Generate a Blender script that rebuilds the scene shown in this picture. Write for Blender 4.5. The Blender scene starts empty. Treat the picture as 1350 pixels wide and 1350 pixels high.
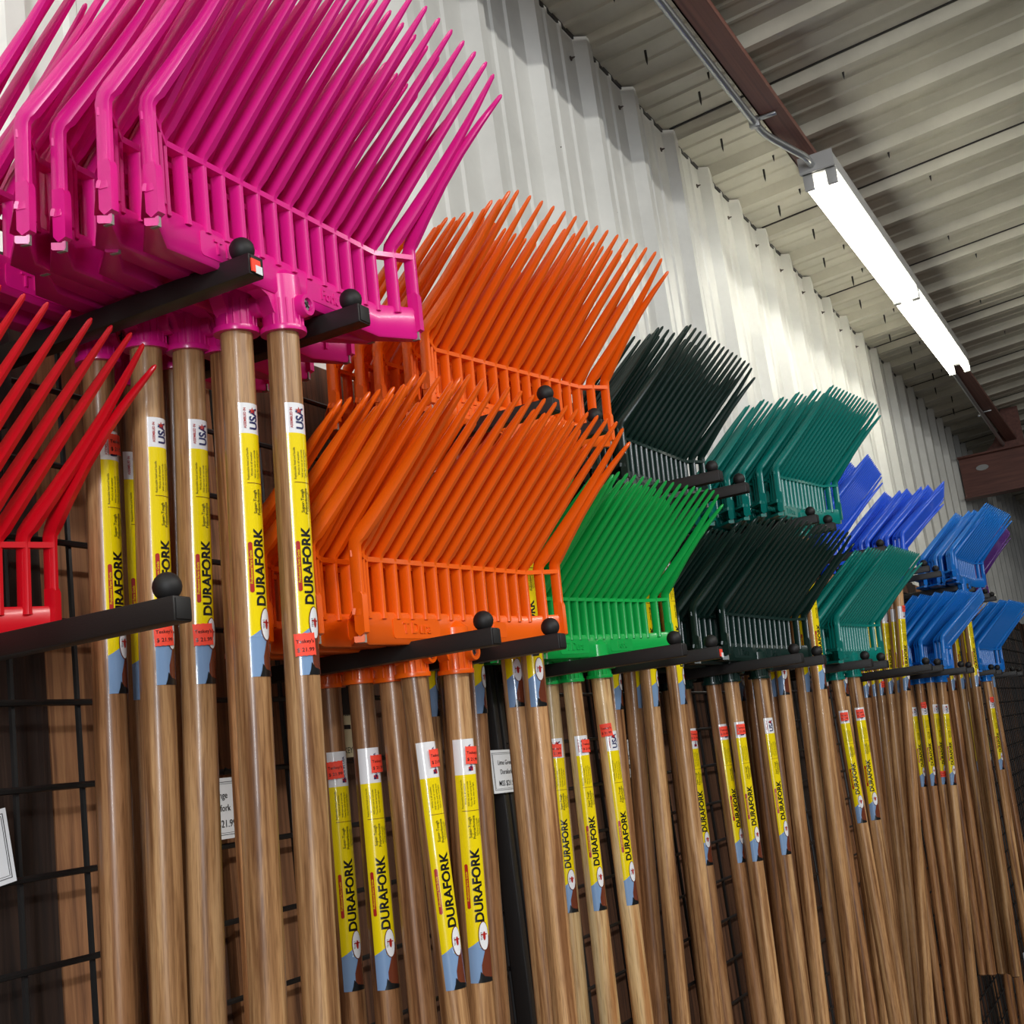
import bpy, bmesh, math, random
from mathutils import Vector, Matrix
random.seed(7)
S = bpy.context.scene
COL = S.collection
PI = math.pi
H0 = 1.5            # camera height above the floor; builders below use z relative to the eye

# ------------------------------------------------------------------ camera
cd = bpy.data.cameras.new('camera'); cam = bpy.data.objects.new('camera', cd); COL.objects.link(cam)
yaw, pitch, roll = 0.4663714, 0.20279635, -0.13081927
fw = Vector((math.cos(pitch)*math.cos(yaw), math.cos(pitch)*math.sin(yaw), math.sin(pitch)))
rt = fw.cross(Vector((0, 0, 1))).normalized(); up = rt.cross(fw)
c_, s_ = math.cos(roll), math.sin(roll)
cr = c_*rt + s_*up; cu = -s_*rt + c_*up
cam.matrix_world = Matrix(((cr.x, cu.x, -fw.x, 0), (cr.y, cu.y, -fw.y, 0), (cr.z, cu.z, -fw.z, H0), (0, 0, 0, 1)))
cd.lens = 1668.28/1350*36; cd.sensor_width = 36; cd.clip_start = 0.02; cd.clip_end = 200
S.camera = cam

# ------------------------------------------------------------------ world, lights, exposure
w = bpy.data.worlds.new('world'); S.world = w; w.use_nodes = True
w.node_tree.nodes['Background'].inputs[0].default_value = (0.75, 0.82, 1.0, 1)
w.node_tree.nodes['Background'].inputs[1].default_value = 0.045
def area(name, loc, target, size, size_y, power, color):
    l = bpy.data.lights.new(name, 'AREA'); l.shape = 'RECTANGLE'; l.size = size; l.size_y = size_y
    l.energy = power; l.color = color
    o = bpy.data.objects.new(name, l); COL.objects.link(o); o.location = loc
    o.rotation_euler = (Vector(target)-Vector(loc)).to_track_quat('-Z', 'Y').to_euler()
    return o
area('daylight_door', (-2.6, -1.6, H0+0.7), (1.2, 0.8, H0+0.2), 0.50, 1.9, 105, (0.93, 0.96, 1.0))
area('room_light_row', (1.2, -2.8, H0+1.9), (1.2, -1.8, H0), 4.5, 0.22, 125, (1.0, 0.98, 0.93))
area('room_light_far', (6.5, -1.6, H0+1.3), (6.0, 1.0, H0+0.2), 3.0, 0.4, 4, (1.0, 0.96, 0.84))
area('second_light_row', (4.4, -1.5, H0+1.5), (4.6, .4, H0+1.8), 6.0, 0.10, 5, (1.0, .99, .92))
S.view_settings.view_transform = 'Standard'; S.view_settings.look = 'None'
S.view_settings.exposure = 0.0; S.view_settings.gamma = 1.0; S.view_settings.use_curve_mapping = False

# ------------------------------------------------------------------ materials
def srgb(r, g, b):
    f = lambda v: (v/255/12.92) if v/255 <= .04045 else ((v/255+.055)/1.055)**2.4
    return (f(r), f(g), f(b), 1)
def mat(name, col, rough=.5, metal=0, emit=None, es=0, coat=0, spec=.5):
    m = bpy.data.materials.new(name); m.use_nodes = True
    b = m.node_tree.nodes['Principled BSDF']
    b.inputs['Base Color'].default_value = col; b.inputs['Roughness'].default_value = rough
    b.inputs['Metallic'].default_value = metal; b.inputs['Coat Weight'].default_value = coat
    b.inputs['Specular IOR Level'].default_value = spec
    if emit: b.inputs['Emission Color'].default_value = emit; b.inputs['Emission Strength'].default_value = es
    return m
def N(m, t, **kw):
    n = m.node_tree.nodes.new(t)
    for k, v in kw.items():
        if k in n.inputs: n.inputs[k].default_value = v
        else: setattr(n, k, v)
    return n
def L(m, a, b): m.node_tree.links.new(a, b)
def bump(m, src, strength, dist=.001):
    b = N(m, 'ShaderNodeBump'); b.inputs['Strength'].default_value = strength; b.inputs['Distance'].default_value = dist
    L(m, src, b.inputs['Height']); L(m, b.outputs[0], m.node_tree.nodes['Principled BSDF'].inputs['Normal'])
def ramp(m, src, stops):
    r = N(m, 'ShaderNodeValToRGB'); e = r.color_ramp.elements
    while len(e) < len(stops): e.new(.5)
    for i, (p, c) in enumerate(stops): e[i].position = p; e[i].color = c
    L(m, src, r.inputs[0]); return r
def plastic(name, col, rough=.32):
    m = mat(name, col, rough, coat=.25); m.node_tree.nodes['Principled BSDF'].inputs['Coat Roughness'].default_value = .12
    n = N(m, 'ShaderNodeTexNoise', Scale=900.0); tc = N(m, 'ShaderNodeTexCoord'); L(m, tc.outputs['Object'], n.inputs['Vector'])
    bump(m, n.outputs[0], .12, .0004)
    return m
def wood(name, a, b, c, rough=.33, scale=(90, 90, 3.2)):
    m = mat(name, a, rough, coat=.12); tc = N(m, 'ShaderNodeTexCoord'); oi = N(m, 'ShaderNodeObjectInfo')
    ad = N(m, 'ShaderNodeVectorMath', operation='ADD'); mul = N(m, 'ShaderNodeVectorMath', operation='SCALE')
    cx = N(m, 'ShaderNodeCombineXYZ'); L(m, oi.outputs['Random'], cx.inputs[0]); L(m, oi.outputs['Random'], cx.inputs[2])
    L(m, cx.outputs[0], mul.inputs[0]); mul.inputs['Scale'].default_value = 7
    L(m, tc.outputs['Object'], ad.inputs[0]); L(m, mul.outputs[0], ad.inputs[1])
    mp = N(m, 'ShaderNodeMapping'); mp.inputs['Scale'].default_value = scale; L(m, ad.outputs[0], mp.inputs[0])
    n = N(m, 'ShaderNodeTexNoise', Scale=1.0, Detail=6.0, Roughness=.6, Distortion=.6); L(m, mp.outputs[0], n.inputs['Vector'])
    r = ramp(m, n.outputs[0], [(.36, c), (.5, a), (.64, b)])
    mp2 = N(m, 'ShaderNodeMapping'); mp2.inputs['Scale'].default_value = (scale[0]*9, scale[1]*9, scale[2]*14); L(m, ad.outputs[0], mp2.inputs[0])
    n2 = N(m, 'ShaderNodeTexNoise', Scale=1.0, Detail=2.0); L(m, mp2.outputs[0], n2.inputs['Vector'])
    r2 = ramp(m, n2.outputs[0], [(.35, (.55, .5, .45, 1)), (.5, (1, 1, 1, 1))])
    mx = N(m, 'ShaderNodeMix', data_type='RGBA', blend_type='MULTIPLY'); mx.inputs[0].default_value = .55
    L(m, r.outputs[0], mx.inputs[6]); L(m, r2.outputs[0], mx.inputs[7])
    hs = N(m, 'ShaderNodeHueSaturation'); mr = N(m, 'ShaderNodeMapRange'); L(m, oi.outputs['Random'], mr.inputs[0])
    mr.inputs[3].default_value = .72; mr.inputs[4].default_value = 1.15
    L(m, mr.outputs[0], hs.inputs['Value']); L(m, mx.outputs[2], hs.inputs['Color'])
    L(m, hs.outputs[0], m.node_tree.nodes['Principled BSDF'].inputs['Base Color']); bump(m, n2.outputs[0], .15, .0003)
    return m
M = {}
M['pink'] = plastic('pink_plastic', srgb(226, 26, 140))
M['orange'] = plastic('orange_plastic', srgb(244, 100, 8))
M['red'] = plastic('red_plastic', srgb(206, 8, 28))
M['green'] = plastic('green_plastic', srgb(18, 172, 76))
M['dark'] = plastic('dark_green_plastic', srgb(14, 40, 34))
M['teal'] = plastic('teal_plastic', srgb(0, 124, 114))
M['royal'] = plastic('royal_blue_plastic', srgb(34, 92, 228))
M['purple'] = plastic('purple_plastic', srgb(84, 30, 120))
M['blue'] = plastic('blue_plastic', srgb(16, 116, 206))
W1 = wood('brown_handle_wood', srgb(186, 140, 94), srgb(216, 172, 122), srgb(128, 86, 52))
W2 = wood('reddish_handle_wood', srgb(170, 120, 78), srgb(198, 150, 104), srgb(114, 74, 46))
W3 = wood('pale_handle_wood', srgb(222, 184, 130), srgb(238, 208, 158), srgb(176, 124, 76), scale=(55, 55, 2.2))
steel = mat('screw_steel', srgb(190, 195, 200), .25, 1)
blk = mat('black_arm_paint', srgb(26, 23, 22), .45)
n_ = N(blk, 'ShaderNodeTexNoise', Scale=60.0); bump(blk, n_.outputs[0], .2, .001)
blkball = mat('black_rubber', srgb(20, 18, 18), .6)
wire = mat('black_wire', srgb(24, 23, 23), .45)
l_yel = mat('label_yellow', srgb(244, 218, 12), .22, coat=.5)
l_wht = mat('label_white', srgb(236, 236, 238), .22, coat=.5)
l_blk = mat('label_black', srgb(22, 22, 22), .3, coat=.3)
l_red = mat('label_red', srgb(176, 36, 30), .3, coat=.3)
l_blu = mat('label_blue', srgb(128, 158, 196), .22, coat=.5)
l_brn = mat('label_brown', srgb(110, 54, 34), .25, coat=.5)
l_nvy = mat('label_navy', srgb(30, 34, 90), .3)
st_or = mat('sticker_orange', srgb(255, 74, 50), .6)
paper = mat('tag_paper', srgb(232, 234, 238), .5)
cream = mat('tag_cream', srgb(226, 212, 170), .7)
ink = mat('tag_ink', srgb(35, 32, 34), .7)
# painted metal sheet
def sheet(name, col, dirt):
    m = mat(name, col, .36, spec=.4); tc = N(m, 'ShaderNodeTexCoord')
    n = N(m, 'ShaderNodeTexNoise', Scale=2.2, Detail=6.0, Roughness=.65); L(m, tc.outputs['Object'], n.inputs['Vector'])
    r = ramp(m, n.outputs[0], [(.35, dirt), (.62, col)]); L(m, r.outputs[0], m.node_tree.nodes['Principled BSDF'].inputs['Base Color'])
    n2 = N(m, 'ShaderNodeTexNoise', Scale=6.0, Detail=3.0); L(m, tc.outputs['Object'], n2.inputs['Vector']); bump(m, n2.outputs[0], .2, .004)
    return m
wallm = sheet('white_wall_metal', srgb(228, 228, 223), srgb(208, 208, 203))
roofm = sheet('white_roof_metal', srgb(206, 202, 186), srgb(182, 178, 163))
redox = mat('red_oxide_primer', srgb(112, 68, 58), .5)
n_ = N(redox, 'ShaderNodeTexNoise', Scale=14.0, Detail=5.0); r_ = ramp(redox, n_.outputs[0], [(.3, srgb(92, 54, 47)), (.7, srgb(126, 80, 68))])
L(redox, r_.outputs[0], redox.node_tree.nodes['Principled BSDF'].inputs['Base Color'])
galv = mat('galvanised_steel', srgb(176, 178, 178), .35, .85)
insert_m = mat('grey_insert', srgb(150, 148, 140), .6)
whitem = mat('fixture_white_enamel', srgb(168, 168, 168), .35)
tube_m = mat('glowing_tube', (1, 1, 1, 1), .4, emit=(1.0, .97, .81, 1), es=14)
concrete = mat('concrete_floor', srgb(120, 114, 106), .8)
n_ = N(concrete, 'ShaderNodeTexNoise', Scale=3.0, Detail=8.0); r_ = ramp(concrete, n_.outputs[0], [(.3, srgb(96, 92, 86)), (.7, srgb(136, 130, 122))])
L(concrete, r_.outputs[0], concrete.node_tree.nodes['Principled BSDF'].inputs['Base Color'])
# boards behind the grid: three stains of the same timber
def board(name, a, b, c):
    m = mat(name, a, .7); tc = N(m, 'ShaderNodeTexCoord')
    mp = N(m, 'ShaderNodeMapping'); mp.inputs['Scale'].default_value = (60, 60, 2.4); L(m, tc.outputs['Object'], mp.inputs[0])
    n = N(m, 'ShaderNodeTexNoise', Scale=1.0, Detail=7.0, Roughness=.65, Distortion=1.2); L(m, mp.outputs[0], n.inputs['Vector'])
    r = ramp(m, n.outputs[0], [(.34, c), (.5, a), (.66, b)])
    L(m, r.outputs[0], m.node_tree.nodes['Principled BSDF'].inputs['Base Color']); bump(m, n.outputs[0], .5, .002); return m
boards = [board('dark_stained_board', srgb(48, 33, 26), srgb(66, 46, 35), srgb(28, 20, 17)), board('brown_board', srgb(96, 62, 42), srgb(122, 82, 56), srgb(56, 36, 26)),
          board('light_brown_board', srgb(150, 102, 66), srgb(180, 130, 86), srgb(98, 62, 40))]

# ------------------------------------------------------------------ mesh helpers
def finish(bm, name, mats, parent=None, smooth=True, loc=None):
    me = bpy.data.meshes.new(name)
    bmesh.ops.recalc_face_normals(bm, faces=bm.faces)
    bm.to_mesh(me); bm.free()
    for m in (mats if isinstance(mats, (list, tuple)) else [mats]): me.materials.append(m)
    if smooth:
        for p in me.polygons: p.use_smooth = True
        try: me.set_sharp_from_angle(angle=math.radians(38))
        except Exception: pass
    o = bpy.data.objects.new(name, me); COL.objects.link(o)
    if parent: o.parent = parent
    if loc: o.location = loc
    return o
def box(bm, x0, x1, y0, y1, z0, z1, bev=0, mi=0):
    vs = [bm.verts.new((x, y, z)) for x in (x0, x1) for y in (y0, y1) for z in (z0, z1)]
    fs = [bm.faces.new([vs[i] for i in f]) for f in ((0, 1, 3, 2), (4, 6, 7, 5), (0, 4, 5, 1), (2, 3, 7, 6), (0, 2, 6, 4), (1, 5, 7, 3))]
    for f in fs: f.material_index = mi
    if bev:
        es = list({e for f in fs for e in f.edges})
        r = bmesh.ops.bevel(bm, geom=es, offset=bev, segments=2, affect='EDGES', profile=.5)
        for f in r['faces']: f.material_index = mi
def ring_sweep(bm, rings, cap=True):
    vr = [[bm.verts.new(p) for p in r] for r in rings]
    n = len(vr[0])
    for a, b in zip(vr, vr[1:]):
        for i in range(n): bm.faces.new((a[i], a[(i+1) % n], b[(i+1) % n], b[i]))
    if cap:
        bm.faces.new(vr[0][::-1]); bm.faces.new(vr[-1])
def tube(bm, pts, rad, n=10, cap=True):
    pts = [Vector(p) for p in pts]; rads = rad if isinstance(rad, (list, tuple)) else [rad]*len(pts)
    rings = []; ref = None
    for i, p in enumerate(pts):
        t = (pts[min(i+1, len(pts)-1)]-pts[max(i-1, 0)]).normalized()
        if ref is None: ref = t.orthogonal().normalized()
        ref = (ref-t*ref.dot(t)).normalized(); b = t.cross(ref)
        rings.append([p+(ref*math.cos(2*PI*k/n)+b*math.sin(2*PI*k/n))*rads[i] for k in range(n)])
    ring_sweep(bm, rings, cap)
def lathe(bm, prof, c=(0, 0, 0), n=24, axis='z'):
    rings = []
    for r, h in prof:
        rings.append([])
        for k in range(n):
            a = 2*PI*k/n; x, y = r*math.cos(a), r*math.sin(a)
            p = (x, y, h) if axis == 'z' else (x, h, y)
            rings[-1].append((c[0]+p[0], c[1]+p[1], c[2]+p[2]))
    ring_sweep(bm, rings)
def ball(bm, c, r):
    bmesh.ops.create_uvsphere(bm, u_segments=16, v_segments=10, radius=r, matrix=Matrix.Translation(c))
def empty(name, loc, rot=(0, 0, 0)):
    o = bpy.data.objects.new(name, None); o.empty_display_size = .05; COL.objects.link(o)
    o.location = loc; o.rotation_euler = rot; return o
def tag(o, label, cat, group=None, kind=None):
    if label: o['label'] = label
    if cat: o['category'] = cat
    if group: o['group'] = group
    if kind: o['kind'] = kind
    return o
def struct(o): o['kind'] = 'structure'; return o

def text_bm(txt, size, bold=0.0, extrude=0):
    """flat text mesh in XY, centred"""
    cu_ = bpy.data.curves.new('t', 'FONT'); cu_.body = txt; cu_.size = size; cu_.offset = bold*size
    cu_.align_x = 'CENTER'; cu_.align_y = 'CENTER'; cu_.resolution_u = 3; cu_.extrude = extrude
    o = bpy.data.objects.new('t', cu_); me = bpy.data.meshes.new_from_object(o)
    bm = bmesh.new(); bm.from_mesh(me)
    bpy.data.objects.remove(o); bpy.data.meshes.remove(me); bpy.data.curves.remove(cu_)
    return bm

# ------------------------------------------------------------------ the setting
LEN0, LEN1 = -1.6, 16.0
YW = 1.02
def zroof(y): return 1.78 + .083*(YW-y)
def rib_profile(x0, x1, phase):
    """(x, depth into the room) of a ribbed sheet with a 12 inch pitch"""
    P = .3048; pts = []
    k = math.floor((x0-phase)/P)
    while phase+k*P < x1:
        b = phase+k*P
        for dx, d in ((0, 0), (.022, .030), (.050, .030), (.068, 0), (.135, 0), (.141, .005), (.153, .005), (.159, 0), (.215, 0), (.221, .005), (.233, .005), (.239, 0)):
            if x0 < b+dx < x1: pts.append((b+dx, d))
        k += 1
    return [(x0, 0)]+pts+[(x1, 0)]
PH = 2.70
bm = bmesh.new()
prof = rib_profile(LEN0, LEN1, PH); zs_ = [.50, 1.0, 1.4, 1.775]
g = [[bm.verts.new((x, YW-d, z)) for z in zs_] for x, d in prof]
for a, b in zip(g, g[1:]):
    for i in range(len(zs_)-1): bm.faces.new((a[i], b[i], b[i+1], a[i+1]))
struct(finish(bm, 'wall_left', wallm, smooth=False))
bm = bmesh.new(); ys = [YW+.0, .6, 0, -1.5, -4.5]
prof = rib_profile(LEN0, LEN1, PH+.03)
g = [[bm.verts.new((x, y, zroof(y)-d)) for y in ys] for x, d in prof]
for a, b in zip(g, g[1:]):
    for i in range(len(ys)-1): bm.faces.new((a[i], a[i+1], b[i+1], b[i]))
struct(finish(bm, 'ceiling', roofm, smooth=False))
# thin dark lap seams of the roof sheets
for i in range(0, 12):
    x = PH+.03+.3048*(2+3*(i-2))-.010
    bm = bmesh.new(); y0, y1 = 1.0, -4.4
    vs = [bm.verts.new(v) for v in ((x, y0, zroof(y0)-.003), (x+.008, y0, zroof(y0)-.003), (x+.008, y1, zroof(y1)-.003), (x, y1, zroof(y1)-.003))]
    vt = [bm.verts.new(v.co+Vector((0, 0, .0025))) for v in vs]
    ring = [vs, vt]; bm.faces.new(vs); bm.faces.new(vt[::-1])
    for k in range(4): bm.faces.new((vs[k], vs[(k+1) % 4], vt[(k+1) % 4], vt[k]))
    o = finish(bm, 'trim_%d' % (2+i), blk, smooth=False); struct(o)
# dark foam closure strip between the wall and the roof
bm = bmesh.new(); box(bm, LEN0, LEN1, YW-.004, YW+.02, 1.768, 1.786); struct(finish(bm, 'trim_1', blk, smooth=False))
# plank wall below
bm = bmesh.new(); BW = .1143; x = .868-BW*16; k = 0
rnd = random.Random(11); mats_seq = {14: 1, 15: 0, 16: 2, 17: 1, 18: 2}
while x < 11:
    d = rnd.choice((0, 0, .004, .010)); mi = mats_seq.get(k, rnd.choice((0, 1, 1, 1, 2)))
    box(bm, x+.0015, x+BW-.0015, .957-d, .985, -H0+.02, .575, mi=mi); x += BW; k += 1
box(bm, -1.0, 11.0, .985, .995, -H0+.02, .575)
struct(finish(bm, 'wall_right', boards, smooth=False))
bpy.data.objects['wall_right'].name = 'wall_lower'
bm = bmesh.new(); box(bm, -1.6, 16, YW, YW+.06, -H0, .52); struct(finish(bm, 'wall_base', wallm, smooth=False))
bm = bmesh.new(); box(bm, LEN0, LEN1, -4.5, YW+.06, -H0-.06, -H0); struct(finish(bm, 'floor', concrete, smooth=False))
bm = bmesh.new(); box(bm, LEN1-.05, LEN1, -4.5, YW, -H0, 2.2); struct(finish(bm, 'wall_far', wallm, smooth=False))

# purlin: a red oxide Z section running the length of the roof
bm = bmesh.new()
box(bm, LEN0, LEN1, .680, .684, 1.60, 1.776); box(bm, LEN0, LEN1, .620, .684, 1.60, 1.604)
box(bm, LEN0, LEN1, .620, .624, 1.604, 1.616); box(bm, LEN0, LEN1, .684, .745, 1.772, 1.776)
tag(finish(bm, 'roof_purlin', redox, smooth=False), 'long rusty red roof purlin running under the ceiling above the light', 'beam')
# rafter crossing the far end, with flange plates and the gusset that carries the purlin
t = empty('roof_rafter', (8.2, .98, 1.305)); tag(t, 'dark red steel rafter crossing from the wall at the far end', 'beam')
bm = bmesh.new(); box(bm, -.004, .004, -3.4, 0, 0, .245); finish(bm, 'web_plate', redox, t, smooth=False)
bm = bmesh.new(); box(bm, -.06, .06, -3.4, 0, .245, .255); box(bm, -.06, .06, -3.4, 0, -.01, 0); finish(bm, 'flange', redox, t, smooth=False)
bm = bmesh.new()
vs = [(-.02, -.16, .255), (-.02, -.40, .255), (-.02, -.40, .50), (-.02, -.30, .50), (-.02, -.27, .38), (-.02, -.22, .30)]
ring_sweep(bm, [vs, [(v[0]+.008, v[1], v[2]) for v in vs]]); finish(bm, 'gusset_plate', redox, t, smooth=False)
bm = bmesh.new(); lathe(bm, [(.001, 0), (.022, 0), (.022, .003), (.001, .003)], n=20)
bmesh.ops.rotate(bm, verts=bm.verts, matrix=Matrix.Rotation(PI/2, 3, 'Y')); bmesh.ops.scale(bm, verts=bm.verts, vec=(1, 1.7, .8))
o = finish(bm, 'slot_plate', galv, t); o.location = (-.009, -.13, .17); o['label'] = 'pale oval slot'

# strip light
def strip_light(x0, label, power_name):
    t = empty('strip_light', (x0, .6225, 1.55)); tag(t, label, 'ceiling light', None)
    Lx = 2.5
    bm = bmesh.new(); box(bm, 0, Lx, -.048, .048, 0, .048, .004); finish(bm, 'housing', whitem, t)
    bm = bmesh.new(); box(bm, -.002, .0, -.05, .05, -.002, .05); box(bm, -.004, .012, -.05, .05, 0, .004); finish(bm, 'end_plate', whitem, t, smooth=False)
    for i, (a, b) in enumerate(((.03, 1.235), (1.27, 2.47))):
        for y in (-.033, .033):
            bm = bmesh.new(); tube(bm, [(a, y, -.026), (b, y, -.026)], .0145, 14); finish(bm, 'tube', tube_m, t)
            for xx in (a-.008, b+.008):
                bm = bmesh.new(); box(bm, xx-.006, xx+.006, y-.0145, y+.0145, -.045, .001, .003); finish(bm, 'lamp_holder', whitem, t)
    return t
strip_light(3.42, 'long twin tube strip light glowing under the red purlin', '')
strip_light(-2.0, 'another twin tube strip light farther back along the same purlin', '')

# conduit feeding the light
def conduit(name, pts, label):
    bm = bmesh.new(); P = [Vector(p) for p in pts]; path = [P[0]]
    for a, b, c in zip(P, P[1:], P[2:]):
        d = min(.05, (b-a).length*.4, (c-b).length*.4)
        p0 = b+(a-b).normalized()*d; p2 = b+(c-b).normalized()*d
        for s in (0, .25, .5, .75, 1): path.append((1-s)**2*p0+2*s*(1-s)*b+s*s*p2)
    path.append(P[-1]); tube(bm, path, .0105, 12)
    return tag(finish(bm, name, galv), label, 'pipe')
conduit('conduit', [(1.78, .70, 1.59), (3.18, .70, 1.59), (3.36, .635, 1.57), (3.418, .635, 1.57)], 'bare metal conduit running along the purlin to the near end of the light')
conduit('conduit', [(5.925, .64, 1.57), (6.1, .68, 1.59), (8.15, .70, 1.58)], 'bare metal conduit leaving the far end of the light towards the rafter')
for x, lab in ((3.10, 'small pipe clamp on the purlin just before the light'), (7.2, 'small pipe clamp on the purlin before the rafter')):
    bm = bmesh.new(); box(bm, x-.008, x+.008, .686, .714, 1.575, 1.604, .002); box(bm, x-.008, x+.008, .64, .69, 1.592, 1.599, .002)
    tag(finish(bm, 'pipe_clamp', galv), lab, 'clamp')

# screws through the sheets
def screw_tip(loc, first=[None]):
    if first[0] is None:
        bm = bmesh.new(); lathe(bm, [(.0035, 0), (.0035, -.022), (.0022, -.034), (.0003, -.042)], n=8)
        first[0] = finish(bm, 'roof_screw', blk); o = first[0]
    else: o = first[0].copy(); COL.objects.link(o)
    o.location = loc; tag(o, 'dark screw tip poking down through the pale roof sheet', 'screw', 'screw tips through the roof'); return o
for k in range(-2, 17):
    x = PH+.3048*k+.20; y = (.90, .86)[k % 2]
    screw_tip((x, y, zroof(y)-.0045))
for k in (1, 3, 4, 6, 7, 9, 11, 13): screw_tip((PH+.3048*k+.10, .80, zroof(.80)-.001))
for k, y in ((2, .50), (4, .50), (5, .42), (7, .46), (8, .40), (10, .47), (12, .44)): screw_tip((PH+.3048*k+.10, y, zroof(y)-.001))
def wall_screw(x, z, first=[None]):
    if first[0] is None:
        bm = bmesh.new(); lathe(bm, [(.0065, 0), (.0065, -.002), (.003, -.004), (.002, -.010), (.0005, -.013)], n=10, axis='y')
        first[0] = finish(bm, 'wall_screw', mat('rusty_screw', srgb(70, 60, 54), .6)); o = first[0]
    else: o = first[0].copy(); COL.objects.link(o)
    o.location = (x, YW, z); tag(o, 'small dark screw end in the white ribbed wall', 'screw', 'screw ends in the wall')
for k in range(0, 11): wall_screw(PH+.3048*k-.03, 1.70)
for k, z in ((-1, 1.385), (0, 1.33), (2, 1.22), (3, 1.18), (5, 1.16), (8, 1.10), (11, 1.0), (13, 1.06)): wall_screw(PH+.3048*k+.10, z)

# ------------------------------------------------------------------ wire grid panels
def grid_panel(x0, ncol, label):
    bm = bmesh.new(); z_lo, z_hi = -H0+.06, .5 ; c = .0762
    for k in range(ncol+1):
        x = k*c; tube(bm, [(x, .0055, z_lo), (x, .0055, z_hi)], .0031, 6)
    z = .0415
    while z > z_lo+c: z -= c
    while z < z_hi:
        tube(bm, [(0, 0, z), (ncol*c, 0, z)], .0031, 6); z += c
    o = finish(bm, 'wire_grid_panel', wire); o.location = (x0, .915, 0)
    tag(o, label, 'wire grid', 'wire grid panels on the boards'); return o
gx = 1.635-.0762*16
labs = ['black wire grid panel at the left edge of the photo, behind the first pink handles', 'black wire grid panel behind the near orange fork handles, left of the black post',
        'black wire grid panel right of the black post, behind the green fork handles', 'black wire grid panel behind the upper teal and lower dark green forks',
        'black wire grid panel behind the royal blue fork handles', 'black wire grid panel behind the last blue forks', 'bare black wire grid panel beyond the last forks, at the right edge', 'farthest bare wire grid panel beyond the rafter']
x = gx-.0762*16-.012
for i, l in enumerate(labs):
    grid_panel(x, 16, l); x += .0762*16+.012
bm = bmesh.new(); box(bm, 1.618, 1.632, .885, .910, -H0, .5, .002); box(bm, 1.638, 1.652, .885, .910, -H0, .5, .002)
box(bm, 1.630, 1.640, .893, .903, -H0, .5)
tag(finish(bm, 'grid_post', blk), 'black double upright post joining two wire grid panels', 'post')

# ------------------------------------------------------------------ display arms
def arm_proto():
    t = empty('display_arm', (0, 0, 0))
    bm = bmesh.new(); box(bm, -.009, .009, 0, .300, -.009, .009, .0012); finish(bm, 'bar', blk, t)
    bm = bmesh.new(); ball(bm, (0, .013, .0175), .0105); finish(bm, 'ball_stop', blkball, t)
    bm = bmesh.new(); box(bm, -.012, .012, .296, .302, -.045, .030, .001); box(bm, -.008, .008, .300, .318, .014, .019); box(bm, -.008, .008, .300, .318, -.062, -.057) ; finish(bm, 'bracket', blk, t)
    bm = bmesh.new(); box(bm, -.0075, .0075, -.0012, .0005, -.0075, .0075, .0005); finish(bm, 'end_cap', blkball, t)
    return t
def copy_tree(o, parent=None):
    c = o.copy(); COL.objects.link(c); c.parent = parent
    for ch in list(o.children): copy_tree(ch, c)
    return c
ARM = arm_proto(); arm_used = [False]
def arm(x, y, z, label, group, tilt=0, chip=False):
    t = ARM if not arm_used[0] else copy_tree(ARM)
    arm_used[0] = True
    t.location = (x, y, z); t.rotation_euler = (tilt, 0, 0); tag(t, label, 'display arm', group)
    if chip:
        bm = bmesh.new(); box(bm, -.008, .003, -.0020, -.0008, -.007, .004); box(bm, -.0035, .0045, -.0024, -.0018, -.008, -.001, mi=1); o = finish(bm, 'sticker_scrap', [st_or, paper], t, smooth=False); o['label'] = 'torn orange sticker scrap'
arms = [
 # x, row, what, chip
 (.505, 'l', 'left', 'red fork', 0), (.669, 'l', 'right', 'red fork', 0),
 (1.121, 'l', 'left', 'lower orange forks', 0), (1.274, 'l', 'right', 'lower orange forks', 0),
 (1.662, 'l', 'left', 'bright green forks', 0), (1.815, 'l', 'right', 'bright green forks', 1),
 (2.267, 'l', 'left', 'lower dark green forks', 0), (2.426, 'l', 'right', 'lower dark green forks', 0),
 (2.835, 'l', 'left', 'lower teal forks', 0), (3.0, 'l', 'right', 'lower teal forks', 0),
 (3.565, 'l', 'left', '@just beyond the lower teal forks', 0), (3.744, 'l', 'right', '@just beyond the lower teal forks', 0),
 (4.166, 'l', 'left', 'first lower blue forks', 0), (4.319, 'l', 'right', 'first lower blue forks', 0),
 (4.847, 'l', 'left', 'last lower blue forks', 0), (5.01, 'l', 'right', 'last lower blue forks', 0),
 (5.47, 'l', 'left', '', 0), (5.69, 'l', 'right', '', 0),
 (.770, 'u', 'left', 'pink forks', 1), (.922, 'u', 'right', 'pink forks', 0),
 (1.348, 'u', 'left', 'upper orange forks', 0), (1.493, 'u', 'right', 'upper orange forks', 0),
 (1.962, 'u', 'left', 'upper dark green forks', 0), (2.105, 'u', 'right', 'upper dark green forks', 0),
 (2.575, 'u', 'left', 'upper teal forks', 0), (2.72, 'u', 'right', 'upper teal forks', 0),
 (3.246, 'u', 'left', 'two rearmost royal blue forks', 0), (3.47, 'u', 'right', 'two rearmost royal blue forks', 0),
 (3.846, 'u', 'left', 'row of royal blue forks', 0), (4.043, 'u', 'right', 'row of royal blue forks', 0),
 (4.600, 'u', 'left', 'last upper blue forks', 0), (4.738, 'u', 'right', 'last upper blue forks', 0),
 (5.12, 'u', 'left', 'dark purple fork', 0), (5.30, 'u', 'right', 'dark purple fork', 0)]
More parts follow.
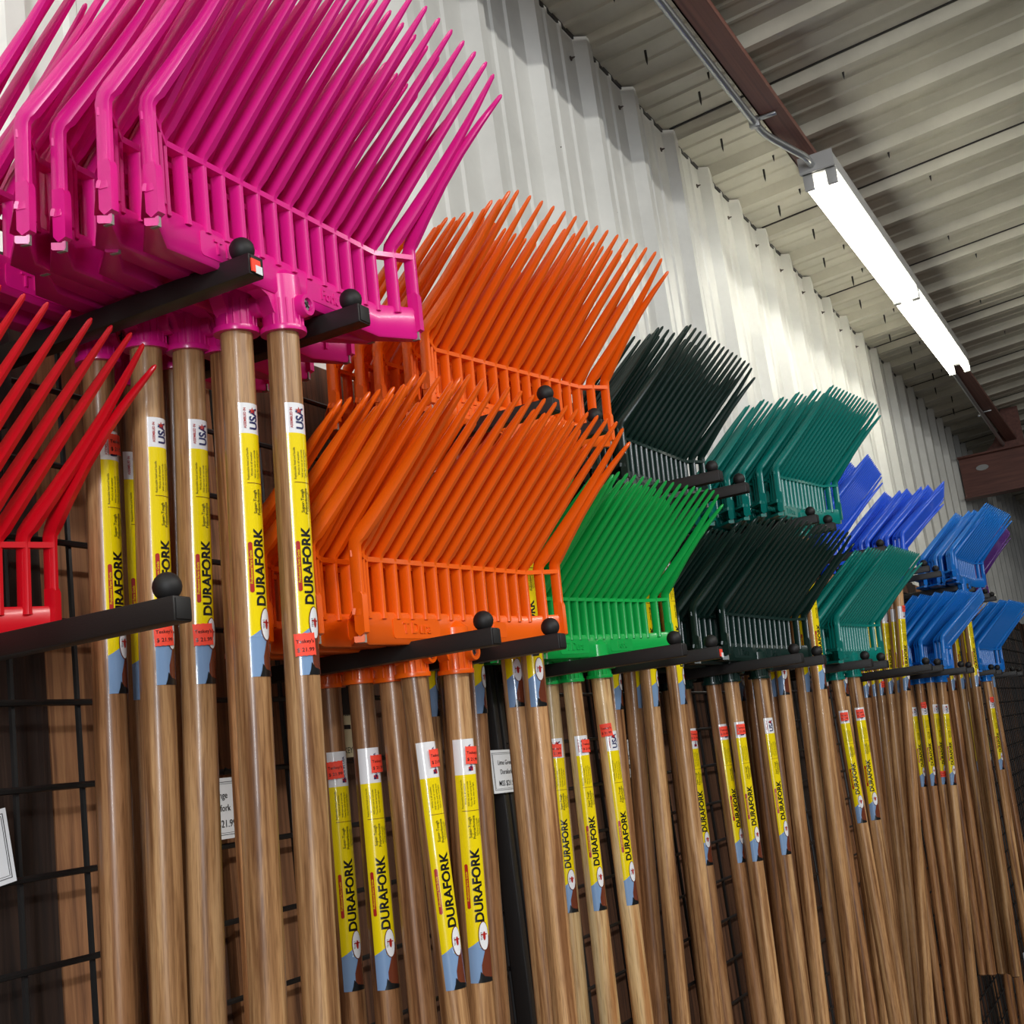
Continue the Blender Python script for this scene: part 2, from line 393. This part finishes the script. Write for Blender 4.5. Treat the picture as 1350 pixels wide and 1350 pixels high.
for x, row, side, what, chip in arms:
    z = .141 if row == 'l' else .431
    if row == 'l' and x > 1: z = .137
    lab = ('empty black metal arm %s, %s of the pair' % (what[1:], side)) if what[:1] == '@' else ('black metal arm with ball stop, %s arm under the %s' % (side, what)) if what else \
          ('empty black metal arm beyond the last %s blue forks, %s of the pair' % ('upper' if row == 'u' else 'lower', side))
    ye = .6
    if row == 'u' and x < 1: ye, z = .587, .4235
    if row == 'u' and 1.3 < x < 1.5: z = .427
    arm(x, ye, z, lab, 'display arms hooked on the wire grid', tilt=.012 if row == 'l' else .004, chip=bool(chip))

# ------------------------------------------------------------------ manure fork
a_, w_, w2_, h_, hw_ = .1555, .0393, .0236, .0905, .0059
def bar_path(): return [(-a_-w_, -w2_), (-a_, 0), (a_, 0), (a_+w_, -w2_)]
def sweep_xy(bm, path, sect, end=1.0):
    """sect: closed list of (depth offset from the path line, z)"""
    n = len(path); rings = []
    for i, p in enumerate(path):
        p = Vector(p); d0 = (Vector(path[i])-Vector(path[i-1])).normalized() if i else None
        d1 = (Vector(path[i+1])-Vector(path[i])).normalized() if i < n-1 else None
        d = ((d0 or d1)+(d1 or d0)).normalized(); nr = Vector((-d.y, d.x))
        k = 1/max(.5, nr.dot(Vector((-(d1 or d0).y, (d1 or d0).x))))
        if i in (0, n-1): k *= end
        rings.append([(p.x+nr.x*o*k, p.y+nr.y*o*k, z) for o, z in sect])
    ring_sweep(bm, rings)
def build_crossbar(m):
    bm = bmesh.new()
    sweep_xy(bm, bar_path(), [(0, .002), (0, .030), (.002, .033), (.019, .033), (.021, .030), (.021, .027), (.005, .027), (.005, .006), (.021, .006), (.021, .001), (.019, 0), (.002, 0)], .5)
    for s in (-1, 1):      # end plates
        x = s*(a_+w_); d = Vector((w_, -w2_*1.0)).normalized()
        r = [(x, -w2_-.0030, .009), (x, -w2_-.0030, .044), (x, -w2_-.0012, .048), (x, -w2_+.0085, .048), (x, -w2_+.0085, .011), (x, -w2_+.004, .006)]
        ring_sweep(bm, [[(p[0]-.0042*s, p[1], p[2]) for p in r], [(p[0]+.0036*s, p[1], p[2]) for p in r]])
    for s in (-1, 1): box(bm, min(s*(a_+w_-.003), s*(a_+w_+.0004)), max(s*(a_+w_-.003), s*(a_+w_+.0004)), -w2_+.0005, -w2_+.008, -.0005, .0075, mi=1)
    for sx in (-.11, -.055, .055, .11): box(bm, sx-.0012, sx+.0012, .004, .020, .004, .029)
    return finish(bm, 'crossbar', [m, insert_m])
def build_rail(m):
    bm = bmesh.new(); z = h_-.0045
    sweep_xy(bm, bar_path(), [(-.0025, z-.003), (-.0025, z+.002), (.008, z+.0035), (.008, z-.003)])
    for s in (-1, 1): pass
    return finish(bm, 'rail', m)
def tine_geo(f, side):
    """f 0 straight, .5 and 1 on the wing"""
    base = Vector((side*w_*f, -w2_*f, .004)); rail = Vector((side*w_*f, -w2_*f, h_+hw_*f))
    tip = Vector((side*.0325*(f if f else 0), -.1456+(.0019)*f, .2435-.0179*f*f-.002*f))
    return base, rail, tip
def build_tine(m, f, side):
    b, r, t = tine_geo(f, side); bm = bmesh.new()
    # upright of T section, then a knee, then a long tapering prong
    prong = (t-r); pn = prong.normalized(); nrm = Vector((1, 0, 0)).cross(pn).normalized()
    sec = []
    def sect(c, ax, ay, wx, wy, k=.55):
        return [c+ax*(wx*x)+ay*(wy*y) for x, y in ((-k, -1), (k, -1), (1, -k), (1, k), (k, 1), (-k, 1), (-1, k), (-1, -k))]
    X = Vector((1, 0, 0)); Y = Vector((0, 1, 0))
    off = Vector((0, .004, 0))
    sec.append(sect(b+off+Vector((0, 0, .022)), X, Y, .0042, .0065)); sec.append(sect(b+off+Vector((0, 0, .030)), X, Y, .0034, .0062))
    sec.append(sect(r+off-Vector((0, 0, .012)), X, Y, .0032, .0062)); sec.append(sect(r+off-Vector((0, 0, .003)), X, Y, .0036, .0066))
    kn = (Y+(-nrm)).normalized() if nrm.y < 0 else (Y+nrm).normalized()
    ny = nrm if nrm.y > 0 else -nrm
    sec.append(sect(r+off+pn*.004, X, kn, .0047, .0070))
    Lp = prong.length
    for s in (.06, .2, .4, .6, .8, .93, .985, 1.0):
        bow = Vector((0, 0, .0012))*math.sin(PI*s) if f < 1 else Vector((-side*.0075, 0, .003))*math.sin(PI*s)
        if f == .5: bow = Vector((side*.005, -.003, .002))*math.sin(PI*s)
        wd = (.0036*(1-s)**.8+.0017) if s < .99 else .0007
        wd2 = (.0056*(1-s)**.8+.0018) if s < .99 else .0008
        
        sec.append(sect(r+off*(1-s)+prong*s+bow, X, ny, wd, wd2, .62 if s < .9 else .5))
    ring_sweep(bm, sec)
    return finish(bm, 'tine', m)
SY = .008
def build_socket(m):
    bm = bmesh.new(); R = .0178
    lathe(bm, [(.012, -.0323), (.0200, -.0323), (.0204, -.0300), (.0200, -.0275), (R, -.0275), (R, -.012), (R*.985, .018), (R*.6, .024), (.002, .029)], (0, SY, 0), 28)
    for k in range(9):
        an = -PI*.95+k*PI*.9/8; x, y = math.cos(an)*R, math.sin(an)*R+SY
        tube(bm, [(x, y, -.0275), (x, y, -.004)], .0011, 5)
    # boss for the screw, facing the room
    lathe(bm, [(.0065, 0), (.0102, 0), (.0102, -.024), (.0095, -.0255), (.0062, -.0255), (.0060, -.0215), (.001, -.0215)], (.004, SY, -.0095), 20, 'y')
    # web to the crossbar shoulders
    for s in (-1, 1):
        pr = [(s*.016, 0, .002), (s*.042, 0, .002), (s*.026, 0, -.004), (s*.0195, 0, -.016), (s*.014, 0, -.02)]
        ring_sweep(bm, [[(p[0], .003, p[2]) for p in pr], [(p[0], .017, p[2]) for p in pr]])
    return finish(bm, 'socket', m)
def build_screw():
    bm = bmesh.new(); lathe(bm, [(.001, 0), (.0055, 0), (.0050, -.0018), (.001, -.0022)], (0, 0, 0), 16, 'y')
    box(bm, -.0035, .0035, -.0026, -.0020, -.0006, .0006, mi=1); box(bm, -.0006, .0006, -.0026, -.0020, -.0035, .0035, mi=1)
    return finish(bm, 'screw', [steel, l_blk])
def build_emboss(m, right):
    """raised lettered panel on the face of the crossbar"""
    bm = bmesh.new(); x0, x1, z0, z1, r = (.030, .100, .007, .025, .004) if right else (-.118, -.036, .006, .027, .004)
    pts = []
    for cx, cz, a0 in ((x1-r, z1-r, 0), (x0+r, z1-r, 90), (x0+r, z0+r, 180), (x1-r, z0+r, 270)):
        for d in (0, 30, 60, 90): a = math.radians(a0+d); pts.append((cx+r*math.cos(a), cz+r*math.sin(a)))
    ring_sweep(bm, [[(p[0], .001, p[1]) for p in pts], [(p[0], -.0006, p[1]) for p in pts]])
    t = text_bm('T Dura' if not right else 'Fork', .0165 if not right else .0145, .016, .0011)
    bmesh.ops.rotate(t, verts=t.verts, matrix=Matrix.Rotation(PI/2, 3, 'X'))
    bmesh.ops.translate(t, verts=t.verts, vec=((x0+x1)/2, -.0009, (z0+z1)/2))
    me = bpy.data.meshes.new('x'); t.to_mesh(me); t.free(); bm.from_mesh(me); bpy.data.meshes.remove(me)
    return finish(bm, 'embossed_lettering', m)
HR0, HR1, HL = .0140, .0150, 1.27
def hrad(z): return HR0+(HR1-HR0)*min(1, max(0, (-z-.03)/.45))
def build_handle(m):
    bm = bmesh.new(); prof = [(.005, -.0315)]
    for z in (-.032, -.1, -.2, -.3, -.4, -.5, -.7, -.9, -1.1, -1.29): prof.append((hrad(z), z))
    prof += [(.0155, -1.298), (.011, -1.302), (.002, -1.303)]
    prof = [(r, z) for r, z in prof]
    lathe(bm, prof, (0, 0, 0), 28)
    return finish(bm, 'handle', m)
# --- wrapped printed labels
LT, LH, LW = -.0945, .250, .0262      # top z, height, width round the handle
class Wrap:
    def __init__(s): s.bm = bmesh.new(); s.mats = []
    def mi(s, m):
        if m not in s.mats: s.mats.append(m)
        return s.mats.index(m)
    def add_bm(s, b2, m, layer):
        us = [v.co.x for v in b2.verts]
        if not us: b2.free(); return
        u = math.floor(min(us)/.0014)*.0014
        while u < max(us):
            bmesh.ops.bisect_plane(b2, geom=b2.verts[:]+b2.edges[:]+b2.faces[:], plane_co=(u, 0, 0), plane_no=(1, 0, 0)); u += .0014
        for v in b2.verts: v.co.z = layer
        i = s.mi(m)
        for f in b2.faces: f.material_index = i
        me = bpy.data.meshes.new('x'); b2.to_mesh(me); b2.free(); s.bm.from_mesh(me); bpy.data.meshes.remove(me)
    def poly(s, pts, m, layer):
        b2 = bmesh.new(); f = b2.faces.new([b2.verts.new((p[0], p[1], 0)) for p in pts])
        if f.normal.z < 0: f.normal_flip()
        bmesh.ops.triangulate(b2, faces=b2.faces); s.add_bm(b2, m, layer)
    def rect(s, u0, u1, v0, v1, m, layer): s.poly([(u0, v0), (u1, v0), (u1, v1), (u0, v1)], m, layer)
    def ell(s, u, v, ru, rv, m, layer): s.poly([(u+ru*math.cos(2*PI*k/20), v+rv*math.sin(2*PI*k/20)) for k in range(20)], m, layer)
    def text(s, txt, size, u, v, m, layer, bold=0.0, sx=1.0, rot=True):
        b2 = text_bm(txt, size, bold); 
        for q in b2.verts:
            x, y = q.co.x*sx, q.co.y
            q.co = (u-y, v+x, 0) if rot else (u+x, v+y, 0)
        s.add_bm(b2, m, layer)
    def build(s, name, ztop, rfun=hrad):
        for v in s.bm.verts:
            u, z, l = v.co.x, v.co.y, v.co.z; zz = ztop+z; r = rfun(zz)+.00025+l*.00022; an = u/rfun(zz)-PI/2
            v.co = (r*math.cos(an), r*math.sin(an), zz)
        bmesh.ops.recalc_face_normals(s.bm, faces=s.bm.faces)
        me = bpy.data.meshes.new(name)
        # outward facing normals
        for f in s.bm.faces:
            c = f.calc_center_median()
            if f.normal.x*c.x+f.normal.y*c.y < 0: f.normal_flip()
        s.bm.to_mesh(me); s.bm.free()
        for m in s.mats: me.materials.append(m)
        for p in me.polygons: p.use_smooth = True
        o = bpy.data.objects.new(name, me); COL.objects.link(o); return o
def build_label(kind):
    W = Wrap(); h = (LW if kind == 'B' else .0228)/2; v = lambda f: -LH*f; wt = .15 if kind == 'B' else .115
    W.rect(-h, h, v(.86), v(wt), l_yel, 0); W.rect(-h, h, v(wt), 0, l_wht, 0)
    W.poly([(-h, v(1)), (h, v(1)), (h, v(.86)), (-h, v(.86))], l_blu, 0)
    W.poly([(-h, v(.861)), (h*.0, v(.861)), (h*.5, v(.80)), (0, v(.83)), (-h*.6, v(.85))], l_blu, 1)
    W.poly([(h*.0, v(.995)), (h, v(.995)), (h, v(.81)), (h*.72, v(.83)), (h*.4, v(.87)), (h*.02, v(.93))], l_brn, 1)
    W.poly([(-h*.35, v(1)), (h, v(1)), (h, v(.985)), (h*.2, v(.975)), (-h*.1, v(.955)), (-h*.2, v(.98))], l_blk, 2)
    W.ell(h*.38, v(.815), .0062, .0150, l_brn, 2); W.ell(h*.38, v(.815), .0054, .0140, l_wht, 3)
    W.ell(h*.40, v(.815), .0016, .0045, l_red, 4); W.rect(h*.38-.0036, h*.38+.0036, v(.811), v(.806), l_red, 4)
    W.text('TEXAS', .0028, h*.38-.0028, v(.815), l_blk, 4)
    W.text('DURAFORK', .0136 if kind == 'B' else .0128, h*(.20 if kind == 'B' else .12), v(.61), l_blk, 2, .034, 1.04)
    W.poly([(-h*.62+.0018*math.cos(a), v(.61)+(.021 if math.sin(a) > 0 else -.021)+.0018*math.sin(a)) for a in [2*PI*k/24 for k in range(24)]], l_red, 2)
    W.text('Professional Farm Grade', .0030, -h*.62, v(.61), l_yel, 3, .01)
    W.rect(-h*.6, h*.95, v(.302), v(.300), l_brn, 2)
    W.text('Super-Tough', .0042, -h*.05, v(.37), l_blk, 2, .01); W.text('Polycarbonate', .0042, h*.28, v(.37), l_blk, 2, .01)
    for k in range(5): W.text(('Replaceable head and handle', 'Works in all weather', 'Will not rust or corrode', 'Tines flex and spring back', 'Easy to clean and light')[k], .0026, -h*.5+k*.0032, v(.23), l_blk, 2)
    for k in range(3): W.text(('hardwood handle', 'strong and light', 'limited guarantee')[k], .0026, h*.55+k*.0026, v(.37), l_blk, 2)
    if kind == 'A':
        W.text('USA', .0112, h*.18, v(.060), l_nvy, 2, .03); W.text('ASSEMBLED IN', .0030, -h*.55, v(.058), l_red, 2, .02)
        W.poly([(h*.05+.0036*math.cos(PI/2+k*PI/5)*(1 if k % 2 == 0 else .4), v(.03)+.0036*math.sin(PI/2+k*PI/5)*(1 if k % 2 == 0 else .4)) for k in range(10)], l_red, 3)
    else:
        W.text('MADE IN USA', .0042, h*.45, v(.075), l_nvy, 2, .02); W.rect(h*.2, h*.62, v(.135), v(.118), l_red, 2); W.rect(h*.2, h*.4, v(.135), v(.127), l_nvy, 3)
        W.text('assembled with care', .0022, h*.85, v(.085), l_blk, 2)
    return W.build('paper_label', LT)
def build_sticker():
    W = Wrap(); a, b = .0085, .0095
    n = 8; pts = [(-a+2*a*k/n, b*(1 if k % 2 == 0 else .95)) for k in range(n+1)]+[(a-2*a*k/n, -b*(1 if k % 2 == 0 else .95)) for k in range(n+1)]
    W.poly(pts, st_or, 5); W.text("Teskey's", .0042, 0, .0025, l_blk, 6, .01, rot=False); W.text('$ 21.99', .0046, 0, -.0045, l_blk, 6, .01, rot=False)
    return W.build('price_sticker', 0, lambda z: .0150)

PROTO = {}
LZ = {'green': -.018, 'dark': -.012, 'pink': -.003}
def proto(color):
    if color in PROTO: return PROTO[color]
    m = M[color]; d = {}
    d['crossbar'] = build_crossbar(m); d['rail'] = build_rail(m); d['socket'] = build_socket(m)
    d['emb'] = [build_emboss(m, False), build_emboss(m, True)]
    d['t0'] = build_tine(m, 0, 1)
    for s in (-1, 1):
        for f in (.5, 1): d[('w', s, f)] = build_tine(m, f, s)
    PROTO[color] = d; return d
G_screw = build_screw(); G_handle = {k: build_handle(m) for k, m in (('w1', W1), ('w2', W2), ('w3', W3))}
G_label = {k: build_label(k) for k in 'AB'}; G_stick = build_sticker()
def inst(src, parent, loc=(0, 0, 0), rot=(0, 0, 0), name=None):
    o = src.copy(); COL.objects.link(o); o.parent = parent; o.location = loc; o.rotation_euler = rot
    return o
def view_angle(x, y, rz):
    """rotation about the handle that turns the label (built facing -y) towards the walkway viewer"""
    return math.atan2(-y, -x)+PI/2-rz
def fork(color, x, y, z, rot, handle, ltype, lang, label, group, sticker=None, ex=0.0):
    t = empty('manure_fork', (x, y, z), tuple(math.radians(a) for a in rot)); tag(t, label, 'manure fork', group)
    d = proto(color)
    cb = inst(d['crossbar'], t)
    for e in d['emb']: inst(e, cb)
    inst(d['rail'], t); so = inst(d['socket'], t); inst(G_screw, so, (.004, SY-.0215, -.0095), (0, random.uniform(0, 1.5), 0))
    for i in range(14): inst(d['t0'], t, (-a_+2*a_*i/13, 0, 0))
    for s in (-1, 1):
        for f in (.5, 1): inst(d[('w', s, f)], t, (s*a_, 0, 0))
    hd = inst(G_handle[handle], t, (0, SY, 0), (math.radians(ex), math.radians(-rot[1]*.85), 0))
    va = view_angle(x, y, math.radians(rot[2]))
    lb = inst(G_label[ltype], hd, (0, 0, LZ.get(color, -.008)), (0, 0, va+math.radians(lang-(5 if color == 'pink' else 0))))
    if color == 'pink': lb.scale.z = .93; lb.location.z += LT*.07
    if sticker:
        inst(G_stick, hd, (0, 0, sticker[0]), (0, random.uniform(-.06, .06), va+math.radians(sticker[1])))
    return t
# (x, y, z of the crossbar's underside), (pitch, roll, yaw), handle wood, label type, label turn, sticker (z, turn)
ordn = ['front', 'second', 'third', 'fourth', 'fifth', 'sixth', 'seventh', 'eighth']
def row(name, color, desc, items, where):
    for i, it in enumerate(items):
        x, y, z, rot, hw, lt, la, stk = it[:8]; ex = it[8] if len(it) > 8 else 0.0
        n = len(items)
        pos = 'only' if n == 1 else ('frontmost' if i == 0 else ('hindmost' if i == n-1 else ordn[i]+' from front'))
        extra = {'w1': 'brown handle', 'w2': 'reddish handle', 'w3': 'pale handle'}[hw]
        fork(color, x, y, z, rot, hw, lt, la, '%s manure fork with %s, %s, %s' % (desc, extra, pos, where), '%s manure forks, %s' % (desc, where), stk, ex)
U, D = .436, .147
row('pink', 'pink', 'hot pink', [
 (.856, .621, .431, (2.5, -2.2, 2.5), 'w1', 'A', 44, (-.305, 16), .3), (.833, .653, .434, (4.0, -2.2, 4.7), 'w1', 'A', 46, None, -1.1),
 (.871, .698, .436, (4, -2.4, 8), 'w2', 'A', 46, (-.1, 50), -1.9), (.845, .718, .438, (4.2, -2.6, 6), 'w1', 'A', 44, (-.288, 22), -.7),
 (.817, .742, .440, (4.2, -3.0, 10), 'w1', 'A', 48, (-.288, 28), -1.5), (.875, .765, .438, (3, -1, 5), 'w2', 'A', 54, None, .4),
 (.811, .795, .440, (2.6, -1, 5), 'w2', 'A', 48, (-.11, 56), -.5), (.874, .83, .439, (2.6, -1, 2), 'w2', 'A', 46, (-.28, 52), -.6)], 'upper left arms')
row('oup', 'orange', 'orange', [
 (1.431, .699, .430, (4.2, -1, -9.5), 'w1', 'A', 16, None, -1.3), (1.437, .735, .434, (4.2, -2, -7), 'w1', 'A', 6, None, -2.2), (1.436, .785, .433, (4.6, -1, -5), 'w2', 'A', 50, None, -1.1),
 (1.437, .82, .436, (4.2, 0, -3), 'w2', 'A', 40, None, -1), (1.425, .855, .438, (3.4, -1, -2), 'w1', 'A', 60, None, -1)], 'arms nearest the pink forks')
row('dup', 'dark', 'black-green', [
 (2.04, .740, .434, (3.0, -1.4, 0), 'w1', 'A', 60, None, -.6), (2.02, .775, .436, (3.4, -1, -2), 'w1', 'A', 60, None), (2.035, .808, .438, (3.4, -1, 1), 'w2', 'A', 75, None, .7),
 (2.015, .840, .440, (3.2, 0, 0), 'w2', 'A', 50, None)], 'upper arms beyond the orange')
row('tup', 'teal', 'dark teal', [
 (2.632, .643, .441, (3.7, -3.3, -3.8), 'w1', 'A', 50, None), (2.645, .680, .440, (3.4, -1, -4), 'w1', 'A', 60, None), (2.622, .716, .440, (3.4, -2, -2), 'w1', 'A', 0, None),
 (2.640, .750, .440, (3.2, -1, -3), 'w2', 'A', 55, None), (2.625, .786, .441, (3.2, -1, -3), 'w2', 'A', 50, None), (2.640, .822, .441, (3.2, -1, -3), 'w2', 'A', 40, None)], 'upper arms')
row('ryb', 'royal', 'mid royal blue', [
 (3.345, .767, .438, (3.3, -.6, 6), 'w1', 'B', 30, None), (3.335, .815, .438, (3.3, -1, 5), 'w1', 'B', 30, None)], 'arms right behind the teal')
row('roy', 'royal', 'royal blue', [
 (3.91, .697, .442, (6.4, -1.4, 9.3), 'w1', 'B', 30, (-.11, 60)), (3.94, .727, .440, (5.5, -1, 4), 'w1', 'B', 30, None), (3.94, .757, .440, (5, -1, 8), 'w1', 'B', 36, None),
 (3.94, .787, .440, (4.6, -1, 5), 'w1', 'A', 30, (-.32, 40)), (3.95, .813, .440, (3.8, -1, 7), 'w2', 'B', 30, None), (3.94, .840, .440, (3.4, -1, 3), 'w2', 'B', 30, None)], 'upper arms after the teal')
row('bup', 'blue', 'sky blue', [
 (4.60, .612, .440, (3.6, 1.5, -6.2), 'w1', 'A', 40, None), (4.66, .640, .440, (3.2, -1, 2), 'w1', 'A', 42, None), (4.66, .672, .440, (3.2, -1, -2), 'w1', 'A', 50, None),
 (4.66, .702, .440, (3.2, 0, 2), 'w2', 'A', 40, None), (4.66, .732, .440, (3.2, 0, -2), 'w2', 'A', 40, None)], 'last full upper arms')
row('pur', 'purple', 'dark purple', [(5.19, .650, .441, (1.5, -1.1, 2.2), 'w2', 'A', 70, None)], 'upper arms past the blue')
row('red', 'red', 'bright red', [(.582, .845, .153, (3.5, -1.9, 5.6), 'w1', 'A', 40, None)], 'lower arms at left edge')
row('olow', 'orange', 'vivid orange', [
 (1.202, .690, .146, (2.7, -1.2, -3.9), 'w1', 'B', 14, (-.120, 46), .3), (1.165, .723, D, (1.9, -1, -2), 'w1', 'B', 26, (-.120, 56), -2.6), (1.175, .757, D, (2.6, -1, -2), 'w2', 'B', 190, None, -1.5),
 (1.167, .792, .150, (3.2, -1, 0), 'w2', 'B', 12, (-.120, 46), -1.8), (1.162, .832, .151, (3.2, -1, 2), 'w2', 'B', 22, (-.122, 4), -1.5)], 'lower arms above yellow labels')
row('glow', 'green', 'bright green', [
 (1.762, .768, .156, (3.5, -1.8, -5.9), 'w3', 'A', 34, (-.110, -2), -2.3), (1.736, .803, .155, (3.8, -1.4, -3), 'w3', 'A', 24, (-.128, 48), -2.1), (1.727, .836, .156, (3.6, -1, -3), 'w3', 'A', 10, (-.130, 4), -.8)], 'lower arms')
row('dlow', 'dark', 'blackish green', [
 (2.363, .705, .148, (3.5, .6, -6.5), 'w1', 'A', 34, None, -1.6), (2.297, .740, D, (3.4, 0, -5), 'w1', 'A', 28, (-.120, 28), -1.6), (2.296, .775, D, (3.3, -.5, -4), 'w2', 'A', 42, (-.120, 32), -2),
 (2.296, .835, D, (3.3, -1, -2), 'w2', 'B', 20, (-.120, 40), -1.5), (2.310, .868, .15, (2.2, -1, -1), 'w2', 'B', 60, None)], 'lower arms beyond bright green')
row('tlow', 'teal', 'teal', [
 (2.952, .663, .149, (3.7, -1.6, -1), 'w1', 'A', 12, (-.116, 12), -1.8), (2.935, .698, D, (2.8, -1, -2), 'w1', 'A', 10, (-.116, 10), -2.2), (2.93, .735, D, (3.4, -1, 0), 'w2', 'A', 170, None, -2)], 'lower arms')
row('bB', 'blue', 'medium blue', [
 (4.235, .682, .142, (5.0, 1.0, 6), 'w1', 'A', 30, None), (4.24, .716, D, (4.2, -1, -3), 'w1', 'A', 36, (-.32, 20)), (4.23, .75, D, (3.6, -1, -4), 'w2', 'A', 30, (-.1, 20)),
 (4.24, .785, D, (3.2, 0, -2), 'w2', 'A', 30, None), (4.23, .82, D, (3.2, 0, -4), 'w2', 'A', 30, None), (4.24, .85, D, (2.6, 0, -2), 'w2', 'A', 30, None)], 'lower arms after the teal')
row('bC', 'blue', 'medium blue', [
 (4.98, .646, .142, (2.6, 0, -4.1), 'w1', 'A', 40, (-.1, 40)), (4.92, .675, D, (3.2, -1, -3), 'w2', 'A', 36, None), (4.93, .712, D, (3.2, -1, -3), 'w2', 'A', 36, None)], 'last full lower arms')
# the building blocks themselves are not part of the scene
for d in PROTO.values():
    for v in d.values():
        for o in (v if isinstance(v, list) else [v]): bpy.data.objects.remove(o)
for o in [G_screw, G_stick]+list(G_handle.values())+list(G_label.values()): bpy.data.objects.remove(o)

# ------------------------------------------------------------------ hanging tags
def price_tag(x, z, w, h, m, lines, label, rx=0, ry=0, rz=0, y=.902, fancy=True):
    t = empty('price_tag', (x, y, z), (rx, ry, rz)); tag(t, label, 'tag')
    bm = bmesh.new(); box(bm, -w/2, w/2, -.0004, .0004, -h, 0); finish(bm, 'card', m, t, smooth=False)
    bm = bmesh.new()
    if fancy:
        for o_, wd in ((.004, .0005), (.006, .0003)):
            for a, b, c, d in ((-w/2+o_, w/2-o_, -h+o_, -h+o_+wd), (-w/2+o_, w/2-o_, -o_-wd, -o_), (-w/2+o_, -w/2+o_+wd, -h+o_, -o_), (w/2-o_-wd, w/2-o_, -h+o_, -o_)):
                box(bm, a, b, -.0008, -.0004, c, d)
    for s, sz, zz, xx in lines:
        tb = text_bm(s, sz, .005, 0)
        bmesh.ops.rotate(tb, verts=tb.verts, matrix=Matrix.Rotation(PI/2, 3, 'X')); bmesh.ops.translate(tb, verts=tb.verts, vec=(xx, -.0009, -zz))
        me = bpy.data.meshes.new('x'); tb.to_mesh(me); tb.free(); bm.from_mesh(me); bpy.data.meshes.remove(me)
    finish(bm, 'printing', ink, t, smooth=False)
    bm = bmesh.new(); tube(bm, [(w*.3, .001, -.006), (w*.3, -.004, -.002), (w*.28, -.002, .006), (w*.27, .006, .010), (w*.29, .010, .004)], .0010, 6); finish(bm, 'tie', blkball, t)
P3 = lambda a: [(a, .0095, .018, 0), ('Durafork', .0095, .031, 0), ('MSS $21.99', .0105, .047, 0)]
price_tag(1.036, .035, .082, .062, paper, P3('Orange'), 'white printed price card hanging between the pink and orange fork handles')
price_tag(1.622, .036, .082, .060, paper, P3('Lime Green'), 'white printed price card reading green fork price, on the black post', ry=.02, y=.880)
price_tag(2.138, .034, .078, .066, paper, P3('Green'), 'white printed price card behind the bright green fork handles')
price_tag(2.83, .036, .078, .060, paper, P3('Teal'), 'white printed price card behind the dark green fork handles')
price_tag(.728, .022, .082, .062, paper, P3('Red'), 'white printed price card cut off by the left edge of the photo', ry=-.14)
price_tag(6.0, -1.02, .080, .12, paper, [], 'plain white card low at the right edge of the photo', ry=.1, fancy=False, y=.86)
hand = lambda a, b: [(a, .009, .014, 0), ('FG7', .007, .026, -.008), (b, .008, .038, 0), ('MSS', .007, .050, -.005), ('21.99', .008, .060, -.003), ('TESKEY', .010, .082, .004)]
price_tag(1.262, .135, .050, .090, cream, hand('Dura Fork', 'Forest Green'), 'cream handwritten card hanging beside the lower orange fork sockets', fancy=False)
price_tag(.932, .425, .052, .080, cream, [('Dura Fork', .009, .014, 0), ('Baby Blue', .009, .034, 0), ('TESKEY', .010, .066, 0)], 'cream handwritten card hanging among the pink fork handles', fancy=False)

# ------------------------------------------------------------------ lift everything so that the floor is at z = 0
for o in S.objects:
    if o.parent is None and o.type in ('MESH', 'EMPTY'): o.location.z += H0
